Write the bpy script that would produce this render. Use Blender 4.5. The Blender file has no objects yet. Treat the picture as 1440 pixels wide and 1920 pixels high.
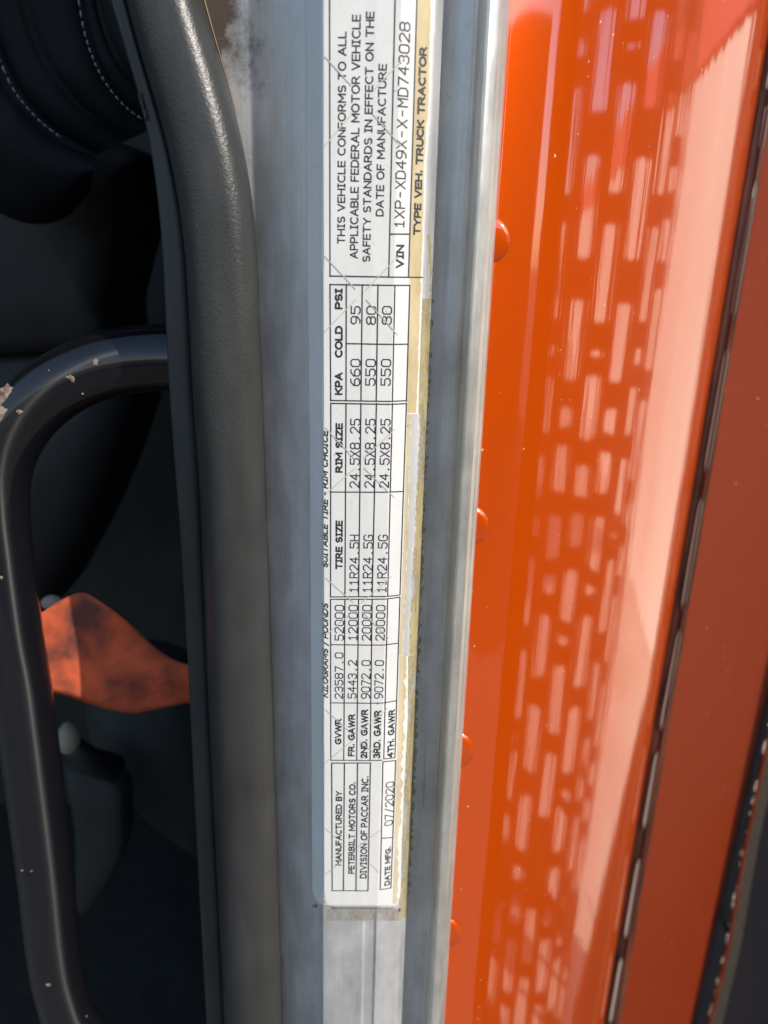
import bpy, bmesh, math, random, bisect
from mathutils import Vector, Matrix
random.seed(7)
scene = bpy.context.scene
COL = scene.collection

# ------------------------------------------------------------------ camera
W, H, F = 1440.0, 1920.0, 1441.0          # photograph size and focal length in its pixels
CAM = Vector((0.0, 0.0, 1.9))
up = Vector((0.0236, 0.950, 0.312)).normalized()      # world up seen from the camera
fw = Vector((0, 0, -1)); yc = (fw - fw.dot(up) * up).normalized(); xc = yc.cross(up)
R = Matrix((xc, yc, up))                  # camera axes -> world axes
cd = bpy.data.cameras.new('camera'); cam = bpy.data.objects.new('camera', cd); COL.objects.link(cam)
cam.matrix_world = Matrix.Translation(CAM) @ R.to_4x4()
cd.sensor_fit = 'HORIZONTAL'; cd.sensor_width = 36.0; cd.lens = 36.0 * F / W
cd.clip_start = 0.01; cd.clip_end = 500
cd.dof.use_dof = True; cd.dof.focus_distance = 0.40; cd.dof.aperture_fstop = 9.0
scene.camera = cam

# ------------------------------------------------------------------ sky, sun, exposure
SUN_AZ, SUN_EL = math.radians(52), math.radians(35)   # azimuth from -Y towards +X
sdir = Vector((math.sin(SUN_AZ) * math.cos(SUN_EL), -math.cos(SUN_AZ) * math.cos(SUN_EL), math.sin(SUN_EL)))
world = bpy.data.worlds.new('World'); scene.world = world; world.use_nodes = True
wn = world.node_tree; wn.nodes.clear()
sky = wn.nodes.new('ShaderNodeTexSky'); sky.sky_type = 'NISHITA'; sky.sun_disc = False
sky.sun_elevation = SUN_EL; sky.sun_rotation = math.atan2(sdir.x, sdir.y)
bg = wn.nodes.new('ShaderNodeBackground'); bg.inputs['Strength'].default_value = 0.15
wo = wn.nodes.new('ShaderNodeOutputWorld')
wn.links.new(sky.outputs[0], bg.inputs[0]); wn.links.new(bg.outputs[0], wo.inputs[0])
sl = bpy.data.lights.new('sun', 'SUN'); sl.energy = 3.7; sl.angle = math.radians(0.5); sl.color = (1.0, 0.94, 0.84)
so = bpy.data.objects.new('sun', sl); COL.objects.link(so)
so.rotation_euler = (-sdir).to_track_quat('-Z', 'Y').to_euler(); so.location = (2, -2, 5)
vs = scene.view_settings
vs.view_transform = 'Standard'; vs.look = 'None'; vs.gamma = 1.0; vs.use_curve_mapping = False
vs.exposure = 0.47

# ------------------------------------------------------------------ helpers
def at(u, v, Y):
    """point at distance Y in front of the lens plane (world Y) along the ray through photo pixel u,v"""
    d = R @ Vector(((u - W / 2) / F, -(v - H / 2) / F, -1.0))
    return CAM + d * (Y / d.y)

def interp(pts, x):
    """piecewise linear through sorted (x, y) with straight extrapolation"""
    i = max(0, min(len(pts) - 2, bisect.bisect_left(pts, (x,)) - 1))
    a, b = pts[i], pts[i + 1]
    return a[1] + (b[1] - a[1]) * (x - a[0]) / (b[0] - a[0])

def smooth_curve(pts, n):
    """Catmull-Rom resampling of a list of tuples"""
    P = [Vector(p) for p in pts]; P = [2 * P[0] - P[1]] + P + [2 * P[-1] - P[-2]]
    out = []; m = len(P) - 3
    for k in range(n):
        s = k / (n - 1) * m; i = min(int(s), m - 1); t = s - i
        a, b, c, d = P[i:i + 4]
        out.append(0.5 * ((2 * b) + (c - a) * t + (2 * a - 5 * b + 4 * c - d) * t * t + (3 * b - a - 3 * c + d) * t ** 3))
    return out

def mesh_obj(name, verts, faces, mat, parent=None, smooth=True, edges=()):
    me = bpy.data.meshes.new(name); me.from_pydata([tuple(v) for v in verts], list(edges), faces); me.update()
    if smooth:
        for p in me.polygons: p.use_smooth = True
    o = bpy.data.objects.new(name, me); COL.objects.link(o)
    if mat: me.materials.append(mat)
    if parent: o.parent = parent
    return o

def grid_faces(nr, nc, flip=False):
    f = []
    for i in range(nr - 1):
        for j in range(nc - 1):
            q = (i * nc + j, i * nc + j + 1, (i + 1) * nc + j + 1, (i + 1) * nc + j)
            f.append(q[::-1] if flip else q)
    return f

def loft(name, rows, mat, parent=None, flip=False, smooth=True, thick=0.0):
    nr, nc = len(rows), len(rows[0])
    o = mesh_obj(name, [p for r in rows for p in r], grid_faces(nr, nc, flip), mat, parent, smooth)
    if thick:
        m = o.modifiers.new('thickness', 'SOLIDIFY'); m.thickness = thick; m.offset = -1
    return o

def empty(name, loc):
    o = bpy.data.objects.new(name, None); COL.objects.link(o); o.location = loc; o.empty_display_size = 0.02
    return o

def adopt(child, parent):
    child.parent = parent; child.matrix_parent_inverse = Matrix.Translation(-Vector(parent.location))
    return child

def tag(o, label, cat, group=None):
    o['label'] = label; o['category'] = cat
    if group: o['group'] = group
    return o

def fit_mesh_edges(o, angle=35):
    o.data.set_sharp_from_angle(angle=math.radians(angle)); return o

# ------------------------------------------------------------------ materials
def new_mat(name, col, rough=0.5, metal=0.0, **kw):
    m = bpy.data.materials.new(name); m.use_nodes = True
    nt = m.node_tree; b = nt.nodes['Principled BSDF']
    b.inputs['Base Color'].default_value = (*col, 1); b.inputs['Roughness'].default_value = rough
    b.inputs['Metallic'].default_value = metal
    for k, v in kw.items(): b.inputs[k].default_value = v
    return m, nt, b

def tex(nt, scale=(1, 1, 1), nscale=10.0, detail=4.0, rough=0.6, kind='noise'):
    tc = nt.nodes.new('ShaderNodeTexCoord'); mp = nt.nodes.new('ShaderNodeMapping')
    mp.inputs['Scale'].default_value = scale
    nt.links.new(tc.outputs['Object'], mp.inputs[0])
    if kind == 'noise':
        n = nt.nodes.new('ShaderNodeTexNoise'); n.inputs['Scale'].default_value = nscale
        n.inputs['Detail'].default_value = detail; n.inputs['Roughness'].default_value = rough
    else:
        n = nt.nodes.new('ShaderNodeTexVoronoi'); n.inputs['Scale'].default_value = nscale
    nt.links.new(mp.outputs[0], n.inputs['Vector'])
    return n

def ramp(nt, src, stops):
    r = nt.nodes.new('ShaderNodeValToRGB'); nt.links.new(src, r.inputs[0])
    e = r.color_ramp.elements
    while len(e) < len(stops): e.new(0.5)
    for i, (p, c) in enumerate(stops):
        e[i].position = p; e[i].color = (*c, 1) if len(c) == 3 else c
    return r

def mixc(nt, fac, a, b, mode='MIX'):
    m = nt.nodes.new('ShaderNodeMix'); m.data_type = 'RGBA'; m.blend_type = mode
    if isinstance(fac, (int, float)): m.inputs[0].default_value = fac
    else: nt.links.new(fac, m.inputs[0])
    for sock, v in ((m.inputs[6], a), (m.inputs[7], b)):
        if isinstance(v, tuple): sock.default_value = (*v, 1)
        else: nt.links.new(v, sock)
    return m.outputs[2]

def bump(nt, b, h, strength=0.2, dist=0.001):
    n = nt.nodes.new('ShaderNodeBump'); n.inputs['Strength'].default_value = strength; n.inputs['Distance'].default_value = dist
    nt.links.new(h, n.inputs['Height']); nt.links.new(n.outputs[0], b.inputs['Normal'])

def aluminium(name='brushed_aluminium', base=(0.68, 0.68, 0.675), dirt=True, metal=0.55, r0=.36, r1=.52):
    m, nt, b = new_mat(name, base, 0.42, metal)
    st = tex(nt, (1, 1, 0.012), 900, 3, 0.6)             # fine drawing lines along the extrusion
    bl = tex(nt, (1, 1, 0.5), 60, 5, 0.65)               # cloudy oxide
    c = ramp(nt, bl.outputs[0], [(0.3, tuple(x * 0.8 for x in base)), (0.7, tuple(min(1, x * 1.1) for x in base))]).outputs[0]
    lines = ramp(nt, st.outputs[0], [(0.3, (0.90, 0.90, 0.90)), (0.7, (1, 1, 1))]).outputs[0]
    c = mixc(nt, 1.0, c, lines, 'MULTIPLY')
    sp = tex(nt, (1, 1, 0.6), 420, 2, 0.5)
    specks = ramp(nt, sp.outputs[0], [(0.70, (0, 0, 0)), (0.76, (1, 1, 1))]).outputs[0]
    c = mixc(nt, specks, c, (0.75, 0.74, 0.72))
    if dirt:                                              # brown grime high up on the frame, next to the seal
        g = tex(nt, (1, 1, 1), 55, 8, 0.75)
        geo = nt.nodes.new('ShaderNodeTexCoord'); sx = nt.nodes.new('ShaderNodeSeparateXYZ'); nt.links.new(geo.outputs['Object'], sx.inputs[0])
        mz = nt.nodes.new('ShaderNodeMapRange'); nt.links.new(sx.outputs[2], mz.inputs[0])
        mz.inputs[1].default_value = 1.93; mz.inputs[2].default_value = 2.01
        mx = nt.nodes.new('ShaderNodeMapRange'); nt.links.new(sx.outputs[0], mx.inputs[0])
        mx.inputs[1].default_value = -0.055; mx.inputs[2].default_value = -0.095
        mu = nt.nodes.new('ShaderNodeMath'); mu.operation = 'MULTIPLY'; nt.links.new(mz.outputs[0], mu.inputs[0]); nt.links.new(mx.outputs[0], mu.inputs[1])
        ad = nt.nodes.new('ShaderNodeMath'); ad.operation = 'MULTIPLY_ADD'; nt.links.new(mu.outputs[0], ad.inputs[0]); ad.inputs[1].default_value = 0.62
        nt.links.new(g.outputs[0], ad.inputs[2])
        dm = ramp(nt, ad.outputs[0], [(0.62, (0, 0, 0)), (0.9, (1, 1, 1))]).outputs[0]
        c = mixc(nt, dm, c, (0.10, 0.075, 0.055))
        mt = nt.nodes.new('ShaderNodeMath'); mt.operation = 'MULTIPLY_ADD'; nt.links.new(dm, mt.inputs[0]); mt.inputs[1].default_value = -0.4; mt.inputs[2].default_value = 0.55
        nt.links.new(mt.outputs[0], b.inputs['Metallic'])
    scn = tex(nt, (1, 1, .02), 260, 2, .5); sc2 = tex(nt, (1, 1, 1), 18, 3, .6)
    k1 = ramp(nt, scn.outputs[0], [(.66, (0, 0, 0)), (.70, (1, 1, 1))]).outputs[0]; k2 = ramp(nt, sc2.outputs[0], [(.5, (0, 0, 0)), (.62, (1, 1, 1))]).outputs[0]
    c = mixc(nt, mixc(nt, 1.0, k1, k2, 'MULTIPLY'), c, (.20, .20, .20))
    sm = tex(nt, (1, 1, .3), 45, 7, .75)
    c = mixc(nt, ramp(nt, sm.outputs[0], [(.64, (0, 0, 0)), (.82, (.45, .45, .45))]).outputs[0], c, (.24, .23, .22))
    nt.links.new(c, b.inputs['Base Color'])
    rr = ramp(nt, bl.outputs[0], [(0.3, (r0,) * 3), (0.7, (r1,) * 3)]).outputs[0]
    nt.links.new(rr, b.inputs['Roughness'])
    bump(nt, b, st.outputs[0], 0.12, 0.0004)
    return m
M = {}
M['alu'] = aluminium()
M['bead'] = aluminium('worn_bright_aluminium', (0.70, 0.69, 0.645), False, 0.72, .30, .42)

def orange_paint(name, base, metal=0.3, coat_ior=1.75, flake=0.2):
    m, nt, b = new_mat(name, base, 0.42, metal)
    b.inputs['Coat Weight'].default_value = 1.0; b.inputs['Coat Roughness'].default_value = 0.055
    b.inputs['Coat IOR'].default_value = coat_ior
    fl = tex(nt, (1, 1, 1), 1500, 2, 0.5)
    c = ramp(nt, fl.outputs[0], [(0.3, tuple(x * (1 - flake) for x in base)), (0.7, tuple(min(1, x * (1 + flake)) for x in base))]).outputs[0]
    sp = tex(nt, (1, 1, 1), 260, 2, 0.4)
    ds = ramp(nt, sp.outputs[0], [(0.765, (0, 0, 0)), (0.79, (1, 1, 1))]).outputs[0]   # dust specks
    c = mixc(nt, ds, c, (0.75, 0.45, 0.3))
    nt.links.new(c, b.inputs['Base Color'])
    st = tex(nt, (1, 1, 0.08), 90, 3, 0.5)               # slight orange peel drawn out along the panel
    n = nt.nodes.new('ShaderNodeBump'); n.inputs['Strength'].default_value = 0.16; n.inputs['Distance'].default_value = 0.0006
    nt.links.new(st.outputs[0], n.inputs['Height']); nt.links.new(n.outputs[0], b.inputs['Coat Normal'])
    return m
M['orange'] = orange_paint('orange_gloss_paint', (0.53, 0.062, 0.0001), metal=0.3, coat_ior=2.0, flake=0.08)
M['orange'].node_tree.nodes['Principled BSDF'].inputs['Specular IOR Level'].default_value = 0.0
M['orange2'] = orange_paint('orange_shaded_paint', (0.165, 0.0175, 0.0015), 0.1, 1.45, 0.35)  # second panel's orange, darkened so the base colour holds its shade
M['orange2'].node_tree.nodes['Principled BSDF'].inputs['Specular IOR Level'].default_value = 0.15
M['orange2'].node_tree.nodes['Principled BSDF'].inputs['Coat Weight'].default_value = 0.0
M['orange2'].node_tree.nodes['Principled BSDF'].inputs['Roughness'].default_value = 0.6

def rubber(name, col, rough, grain=600, strength=0.5, sheen=0.0):
    m, nt, b = new_mat(name, col, rough)
    g = tex(nt, (1, 1, 0.8), grain, 3, 0.7)
    bump(nt, b, g.outputs[0], strength, 0.0006)
    lo = tex(nt, (1, 1, 0.4), 35, 4, 0.6)
    c = ramp(nt, lo.outputs[0], [(0.3, tuple(x * 0.75 for x in col)), (0.7, tuple(x * 1.3 for x in col))]).outputs[0]
    nt.links.new(c, b.inputs['Base Color'])
    if sheen:
        b.inputs['Sheen Weight'].default_value = sheen; b.inputs['Sheen Roughness'].default_value = 0.4
    return m
M['seal'] = rubber('grained_seal_rubber', (0.038, 0.0375, 0.036), 0.32, 700, 0.42)
M['lip'] = rubber('smooth_lip_rubber', (0.022, 0.027, 0.028), 0.45, 300, 0.15)
M['black_rubber'] = rubber('black_rubber', (0.03, 0.027, 0.03), 0.6, 300, 0.4)
M['leather'] = rubber('black_leather', (0.007, 0.008, 0.011), 0.5, 900, 0.35)
M['leather'].node_tree.nodes['Principled BSDF'].inputs['Specular IOR Level'].default_value = 0.13
M['dark_plastic'] = rubber('dark_plastic', (0.010, 0.011, 0.013), 0.6, 200, 0.2)
M['trim'] = rubber('grey_green_trim', (0.020, 0.024, 0.023), 0.75, 120, 0.4)
M['thread'], _, _ = new_mat('pale_thread', (0.30, 0.31, 0.32), 0.7)

def tube_paint():
    m, nt, b = new_mat('black_handle_paint', (0.006, 0.006, 0.008), 0.13, 0.0, **{'Specular IOR Level': 0.3})
    sc = tex(nt, (1, 1, 0.25), 130, 6, 0.7)
    c = ramp(nt, sc.outputs[0], [(0.74, (0.006, 0.006, 0.008)), (0.78, (0.10, 0.085, 0.075))]).outputs[0]
    nt.links.new(c, b.inputs['Base Color'])
    r = ramp(nt, tex(nt, (1, 1, 1), 40, 5).outputs[0], [(0.35, (0.07,) * 3), (0.75, (0.16,) * 3)]).outputs[0]
    b.inputs['Roughness'].default_value = 0.34; b.inputs['Anisotropic'].default_value = 1.0
    b.inputs['Coat Weight'].default_value = 0.9; b.inputs['Coat Roughness'].default_value = 0.05
    tg = nt.nodes.new('ShaderNodeTangent'); tg.direction_type = 'UV_MAP'; nt.links.new(tg.outputs[0], b.inputs['Tangent'])
    return m
M['handle'] = tube_paint()
m, nt, b = new_mat('bare_rusty_chip', (0.3, 0.2, 0.15), 0.8)
nt.links.new(ramp(nt, tex(nt, (1, 1, 1), 250, 5).outputs[0], [(0.35, (0.09, 0.045, 0.03)), (0.6, (0.30, 0.23, 0.18))]).outputs[0], b.inputs['Base Color'])
M['chip'] = m

def paper(name, col, col2, rough=0.4):
    m, nt, b = new_mat(name, col, rough)
    n1 = tex(nt, (1, 1, 0.35), 70, 6, 0.7)
    c = ramp(nt, n1.outputs[0], [(0.35, col), (0.75, col2)]).outputs[0]
    sp = tex(nt, (1, 1, 1), 330, 3, 0.6)
    k = ramp(nt, sp.outputs[0], [(0.69, (0, 0, 0)), (0.75, (1, 1, 1))]).outputs[0]
    c = mixc(nt, k, c, tuple(x * 0.55 for x in col))
    nt.links.new(c, b.inputs['Base Color'])
    bump(nt, b, n1.outputs[0], 0.1, 0.0005)
    return m
M['paper'] = paper('label_vinyl', (0.70, 0.69, 0.665), (0.62, 0.61, 0.585))
M['yellowed'] = paper('yellowed_vinyl', (0.58, 0.48, 0.28), (0.40, 0.29, 0.14), 0.5)
M['backing'] = paper('torn_white_backing', (0.47, 0.46, 0.45), (0.36, 0.35, 0.34), 0.7)
M['residue'] = paper('adhesive_residue', (0.42, 0.35, 0.18), (0.20, 0.16, 0.085), 0.8)
def gaps(m, lo, hi, sc=90):
    nt = m.node_tree; b = nt.nodes['Principled BSDF']
    nt.links.new(ramp(nt, tex(nt, (1, 1, .45), sc, 6, .7).outputs[0], [(lo, (0, 0, 0)), (hi, (1, 1, 1))]).outputs[0], b.inputs['Alpha'])
gaps(M['residue'], .40, .52)
M['grime'] = paper('old_grime', (0.36, 0.33, 0.27), (0.24, 0.20, 0.15), 0.7)
gaps(M['grime'], .38, .62)
M['dark_grime'] = paper('dark_grime', (0.06, 0.05, 0.045), (0.03, 0.028, 0.025), 0.8)
M['ink'], _, _ = new_mat('black_print', (0.022, 0.022, 0.030), 0.5)
M['thin_ink'], _, _ = new_mat('dot_matrix_print', (0.028, 0.028, 0.035), 0.5)
M['slit'], _, _ = new_mat('pale_slit_edge', (0.50, 0.48, 0.44), 0.6)
m, nt, b = new_mat('clear_tape', (0.95, 0.95, 0.94), 0.18, 0.0); b.inputs['Alpha'].default_value = 0.16; M['tape'] = m

# ------------------------------------------------------------------ the setting
D0 = 0.38                                   # distance to the flat face of the door frame
GROUND = 0.0
m, nt, b = new_mat('concrete', (0.42, 0.39, 0.34), 0.85)
nt.links.new(ramp(nt, tex(nt, (1, 1, 1), 3, 8, 0.7).outputs[0], [(0.3, (0.055, 0.052, 0.05)), (0.7, (0.10, 0.095, 0.09))]).outputs[0], b.inputs['Base Color'])
M['concrete'] = m
g = mesh_obj('ground', [(-150, -150, GROUND), (150, -150, GROUND), (150, 150, GROUND), (-150, 150, GROUND)], [(0, 1, 2, 3)], M['concrete'])
g['kind'] = 'structure'
m, nt, b = new_mat('pale_concrete', (0.56, 0.47, 0.38), 0.85)
nt.links.new(ramp(nt, tex(nt, (1, 1, 1), 2.5, 8, 0.7).outputs[0], [(0.3, (0.50, 0.40, 0.31)), (0.7, (0.64, 0.55, 0.45))]).outputs[0], b.inputs['Base Color'])
pad = mesh_obj('concrete_pavement', [(.75, .55, .006), (40, .55, .006), (40, 14, .006), (.75, 14, .006)], [(0, 1, 2, 3)], m); pad['kind'] = 'structure'

# ------------------------------------------------------------------ aluminium door frame
def X18(u, d): return at(u, 1800, D0 + d).x
prof_px = [(500, .0305), (528, .0248), (600, .0027), (606, .0007), (611, .0), (660, .0), (679, .0), (683, .0012), (698, .0014), (704, .0003), (708, .0006),
           (735, .0038), (747, .0060), (752, .0098), (757, .0165), (764, .0215), (775, .0240), (797, .0240), (803, .0215), (806, .0140), (808.5, .0080),
           (811.5, .0038), (815, .0022), (821, .0030), (828, .0050), (830, .0066), (833, .0095), (838, .0130), (840, .0200), (841, .0350)]
PROF = [(X18(u, d), D0 + d) for u, d in prof_px]
x0, y0 = PROF[0]
PROF = [(x0 - .075, y0 + .020), (x0 - .03, y0 + .0095)] + PROF
BEADX = max(p[0] for p in PROF)
KEY = PROF
_d = smooth_curve(PROF, 900); PROF = []
for p in _d:
    if not PROF or p.x > PROF[-1][0] + 1e-7: PROF.append((p.x, p.y))
def profY(x): return interp(PROF, x)
LPROF = [p for p in PROF if not X18(676, 0) < p[0] < X18(705, 0)]     # the label bridges the groove
def labY(x): return interp(LPROF, x)
def on_label(u, v, off=0.0):
    Y = D0
    for _ in range(40):
        x = at(u, v, Y).x; Y = 0.5 * Y + 0.5 * labY(x)
    p = at(u, v, Y); return Vector((p.x, Y - off, p.z))
def on_frame(u, v, off=0.0):
    """point of the frame's face that photo pixel u,v shows"""
    Y = D0
    for _ in range(40):
        x = at(u, v, Y).x; Y = 0.5 * Y + 0.5 * profY(x)
    p = at(u, v, Y); return Vector((p.x, Y - off, p.z))

ZT, ZB = CAM.z + 0.42, CAM.z - 0.85
def resample(P, n):
    return smooth_curve(P, n)
frame = empty('door_frame', (0, D0 + .05, ZB))
tag(frame, 'brushed grey aluminium door frame extrusion carrying the white printed label', 'door frame')
face_pts = [p for p in KEY if p[0] <= X18(797, .024) + 1e-6]
bead_pts = [p for p in KEY if p[0] >= X18(797, .024) - 1e-6]
# ------------------------------------------------------------------ rubber door seal
def vcurve(pts): return lambda v: interp(pts, v)
sR = vcurve([(-900, 270), (-200, 330), (0, 379), (67, 400), (167, 430), (233, 447), (317, 466), (430, 480), (640, 488), (1000, 501), (1300, 511), (1800, 526), (2100, 534)])
sS = vcurve([(-900, 155), (-200, 215), (0, 272), (100, 302), (170, 322), (230, 343), (350, 378), (450, 399), (600, 416), (750, 425), (900, 432), (1100, 437), (1300, 441), (1500, 447), (1800, 456), (2100, 464)])
sC = vcurve([(-900, 125), (-200, 185), (0, 236), (100, 262), (213, 298), (320, 325), (450, 345), (600, 354), (750, 361), (900, 373), (1100, 381), (1300, 389), (1500, 399), (1800, 414), (2100, 428)])
sL = vcurve([(-900, 90), (-200, 150), (0, 207), (50, 221), (130, 246), (213, 270), (320, 290), (450, 304), (600, 311), (700, 315), (800, 322), (960, 335), (1100, 345), (1300, 355), (1500, 365), (1700, 375), (2100, 398)])
def smooth_fn(fn):
    def g(v): return sum(fn(v + k * 30) for k in (-2, -1, 0, 1, 2)) / 5
    return g
sR, sS, sC, sL = map(smooth_fn, (sR, sS, sC, sL))
def extrude_profile(name, pts, mat, n, parent, nz=40, left=None):
    rows = []
    base = smooth_curve(pts, n)
    for k in range(nz):
        z = ZB + (ZT - ZB) * k / (nz - 1); c = base
        if left:
            xl = left(z); c = [Vector((xl, profY(xl)))] + [p for p in base if p.x > xl]
            while len(c) < n: c.insert(1, c[0].lerp(c[1], .5))
        rows.append([Vector((p.x, p.y, z)) for p in c])
    o = loft(name, rows, mat, None); adopt(o, parent); return o
_lz = sorted((on_frame(sR(v) - 12, v).z, on_frame(sR(v) - 12, v).x) for v in range(-900, 3000, 60))
ff = extrude_profile('frame_face', face_pts, M['alu'], 300, frame, 60, lambda z: interp(_lz, z))
fb = extrude_profile('edge_bead', bead_pts, M['bead'], 90, frame)
rows = []
for k in range(60):
    v = -700 + k * 3500 / 59
    q = at(sC(v) + 20, v, D0 + .085)
    rows.append([Vector((BEADX, D0 + .035, q.z)), Vector((BEADX - .004, D0 + .075, q.z)), Vector((BEADX - .05, D0 + .085, q.z)), q, at(sL(v) + 8, v, D0 + .07), at(sL(v) + 1.5, v, D0 + .040)])
adopt(loft('frame_return', rows, M['dark_plastic'], None, smooth=False), frame)
seal = empty('door_seal', (PROF[0][0], D0 + .03, ZB))
tag(seal, 'thick grained black rubber door seal curving along the left of the aluminium frame', 'door seal')
rows = []; lrows = []
for k in range(150):
    v = -650 + k * 3250 / 149
    r, s, c, l = sR(v), sS(v), sC(v), sL(v)
    base = on_frame(r, v).y
    mid, half = (r + c) / 2, (r - c) / 2; yl = D0 + .030
    sec = [(r + 3, base + .003)]
    for q in range(25):
        an = math.pi * q / 24; yb = base + (yl - base) * (q / 24)
        sec.append((mid + half * math.copysign(abs(math.cos(an)) ** .85, math.cos(an)), yb - (yb - D0 - .0050) * math.sin(an) ** .75))
    P = smooth_curve([at(u, v, y) for u, y in sec], 60); rows.append(P)
    ls = [(c + 3, D0 + .0285), (c - 1, D0 + .0262), (c - (c - l) * .3, D0 + .0250), (l + (c - l) * .2, D0 + .0255), (l + 1, D0 + .0270), (l, D0 + .0300), (l + 2, D0 + .0450)]
    lrows.append(smooth_curve([at(u, v, y) for u, y in ls], 24))
adopt(loft('seal_bulb', rows, M['seal'], None, flip=True), seal)
adopt(loft('seal_lip', lrows, M['lip'], None, flip=True), seal)
# a ragged split and two nicks in the lip
def blob(name, c, rx, ry, rz, mat, parent, n=10, rough=0.35, seed=0):
    rnd = random.Random(seed); bm = bmesh.new(); bmesh.ops.create_icosphere(bm, subdivisions=2, radius=1.0)
    for vv in bm.verts:
        k = 1 + rnd.uniform(-rough, rough); vv.co = Vector((vv.co.x * rx * k, vv.co.y * ry * k, vv.co.z * rz * k)) + c
    me = bpy.data.meshes.new(name); bm.to_mesh(me); bm.free(); me.materials.append(mat)
    o = bpy.data.objects.new(name, me); COL.objects.link(o)
    if parent: adopt(o, parent)
    return o
for i in range(5):
    blob('torn_edge', at(262 + i * 3, 180 + i * 10, D0 + .0248), .0008, .0006, .0018, M['black_rubber'], seal, seed=i)
blob('nick', at(401, 1319, D0 + .0205), .0016, .0008, .0019, M['lip'], seal, seed=9)
sealant = [[at(sR(v) + d, v, on_frame(sR(v) + d, v).y - .0012 * math.sin(math.pi * (j + .5) / 5)) for j, d in enumerate(x * max(.05, (230 - v) / 330) for x in (0, 2, 3.5, 5, 6.5))] for v in range(-100, 240, 20)]
m, nt, b = new_mat('tan_sealant', (0.24, 0.16, 0.10), 0.8); M['sealant'] = m
adopt(loft('sealant_bead', sealant, m, None), frame)

# ------------------------------------------------------------------ printed certification label
lab = empty('certification_label', on_label(670, 1702))
tag(lab, 'white printed certification label with table and slit crosses, stuck on the aluminium frame', 'label')
LB = vcurve([(-200, 571), (0, 573), (270, 574.5), (600, 578), (900, 581), (1150, 582.5), (1400, 584), (1700, 585.5)])
RB = vcurve([(-200, 817), (0, 811), (200, 806), (300, 799), (500, 793), (650, 788), (774, 784), (800, 786), (890, 781), (990, 777), (1080, 771), (1150, 769), (1230, 765), (1350, 764), (1480, 757), (1580, 753), (1710, 750)])
def sheet(name, lf, rf, v0, v1, mat, off, nu=40, nv=60, jag=0.0, seed=1, parent=lab, corner=0, jagl=0.0):
    rnd = random.Random(seed); rows = []
    for i in range(nv):
        v = v0 + (v1 - v0) * i / (nv - 1)
        a, b_ = lf(v), rf(v)
        if jag: b_ += rnd.uniform(-jag, jag)
        if jagl: a += rnd.uniform(-jagl, jagl)
        if corner:
            t = max(0, v - (v1 - corner)) / corner
            k = corner * (1 - math.sqrt(max(0, 1 - t * t)))
            a += k * 1.0; b_ -= k * .35
        rows.append([on_label(a + (b_ - a) * j / (nu - 1), v, off) for j in range(nu)])
    o = loft(name, rows, mat, None, flip=True); adopt(o, parent); return o
lsheet = sheet('label_sheet', LB, RB, -150, 1703, M['paper'], .00025, 200, 220, corner=38)
m_ = lsheet.modifiers.new('thickness', 'SOLIDIFY'); m_.thickness = .0002; m_.offset = 0
cl = vcurve([(-200, 786), (0, 782), (264, 774), (517, 766), (775, 761), (800, 760)])
sheet('yellowed_edge', lambda v: cl(v) + 1.5, lambda v: RB(v) - 3, -150, 774, M['yellowed'], .00038, 34, 90, jag=1.0, seed=3)
cl2 = vcurve([(1228, 746), (1425, 741), (1700, 733)])
sheet('yellowed_edge', lambda v: cl2(v) + 3, lambda v: RB(v) - 5, 1229, 1694, M['yellowed'], .00038, 32, 60, jag=3.4, seed=5)
cl3 = vcurve([(775, 763), (1000, 757), (1228, 748)])
sheet('torn_backing', lambda v: cl3(v) + 8, lambda v: RB(v) + 1, 776, 1230, M['backing'], .00041, 34, 80, jag=2.6, seed=6)
sheet('yellowed_line', lambda v: cl3(v) + 0, lambda v: cl3(v) + 7.5, 776, 1228, M['yellowed'], .00037, 4, 60, jag=1.2, seed=8)
rs = vcurve([(440, 807), (520, 812), (700, 803), (800, 800), (900, 796), (1100, 789), (1300, 781), (1500, 774), (1720, 762)])
sheet('adhesive_residue', lambda v: RB(v) + 1.5, lambda v: rs(v) + 2, 560, 1720, M['residue'], .00016, 10, 200, jag=4.0, seed=11, jagl=1.5)
sheet('adhesive_residue', lambda v: rs(v) - 5, lambda v: rs(v), 440, 1000, M['residue'], .00020, 4, 120, jag=1.0, seed=12, jagl=1.2)
tp = vcurve([(0, 741), (500, 733), (1000, 727), (1700, 713)])
sheet('clear_tape', tp, lambda v: tp(v) + 34, 455, 1702, M['tape'], .00042, 24, 40, seed=13)
sheet('old_residue_band', lambda v: 613, lambda v: 752, 1704, 1726, M['grime'], .00014, 30, 8, seed=14)
for i, (u, v, rx, rz) in enumerate([(594, 1699, .0030, .0011), (748, 1706, .0010, .0016)]):
    p = on_label(u, v); blob('grime_spot', p, rx, .0004, rz, M['dark_grime'], lab, rough=.25, seed=20 + i)

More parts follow.
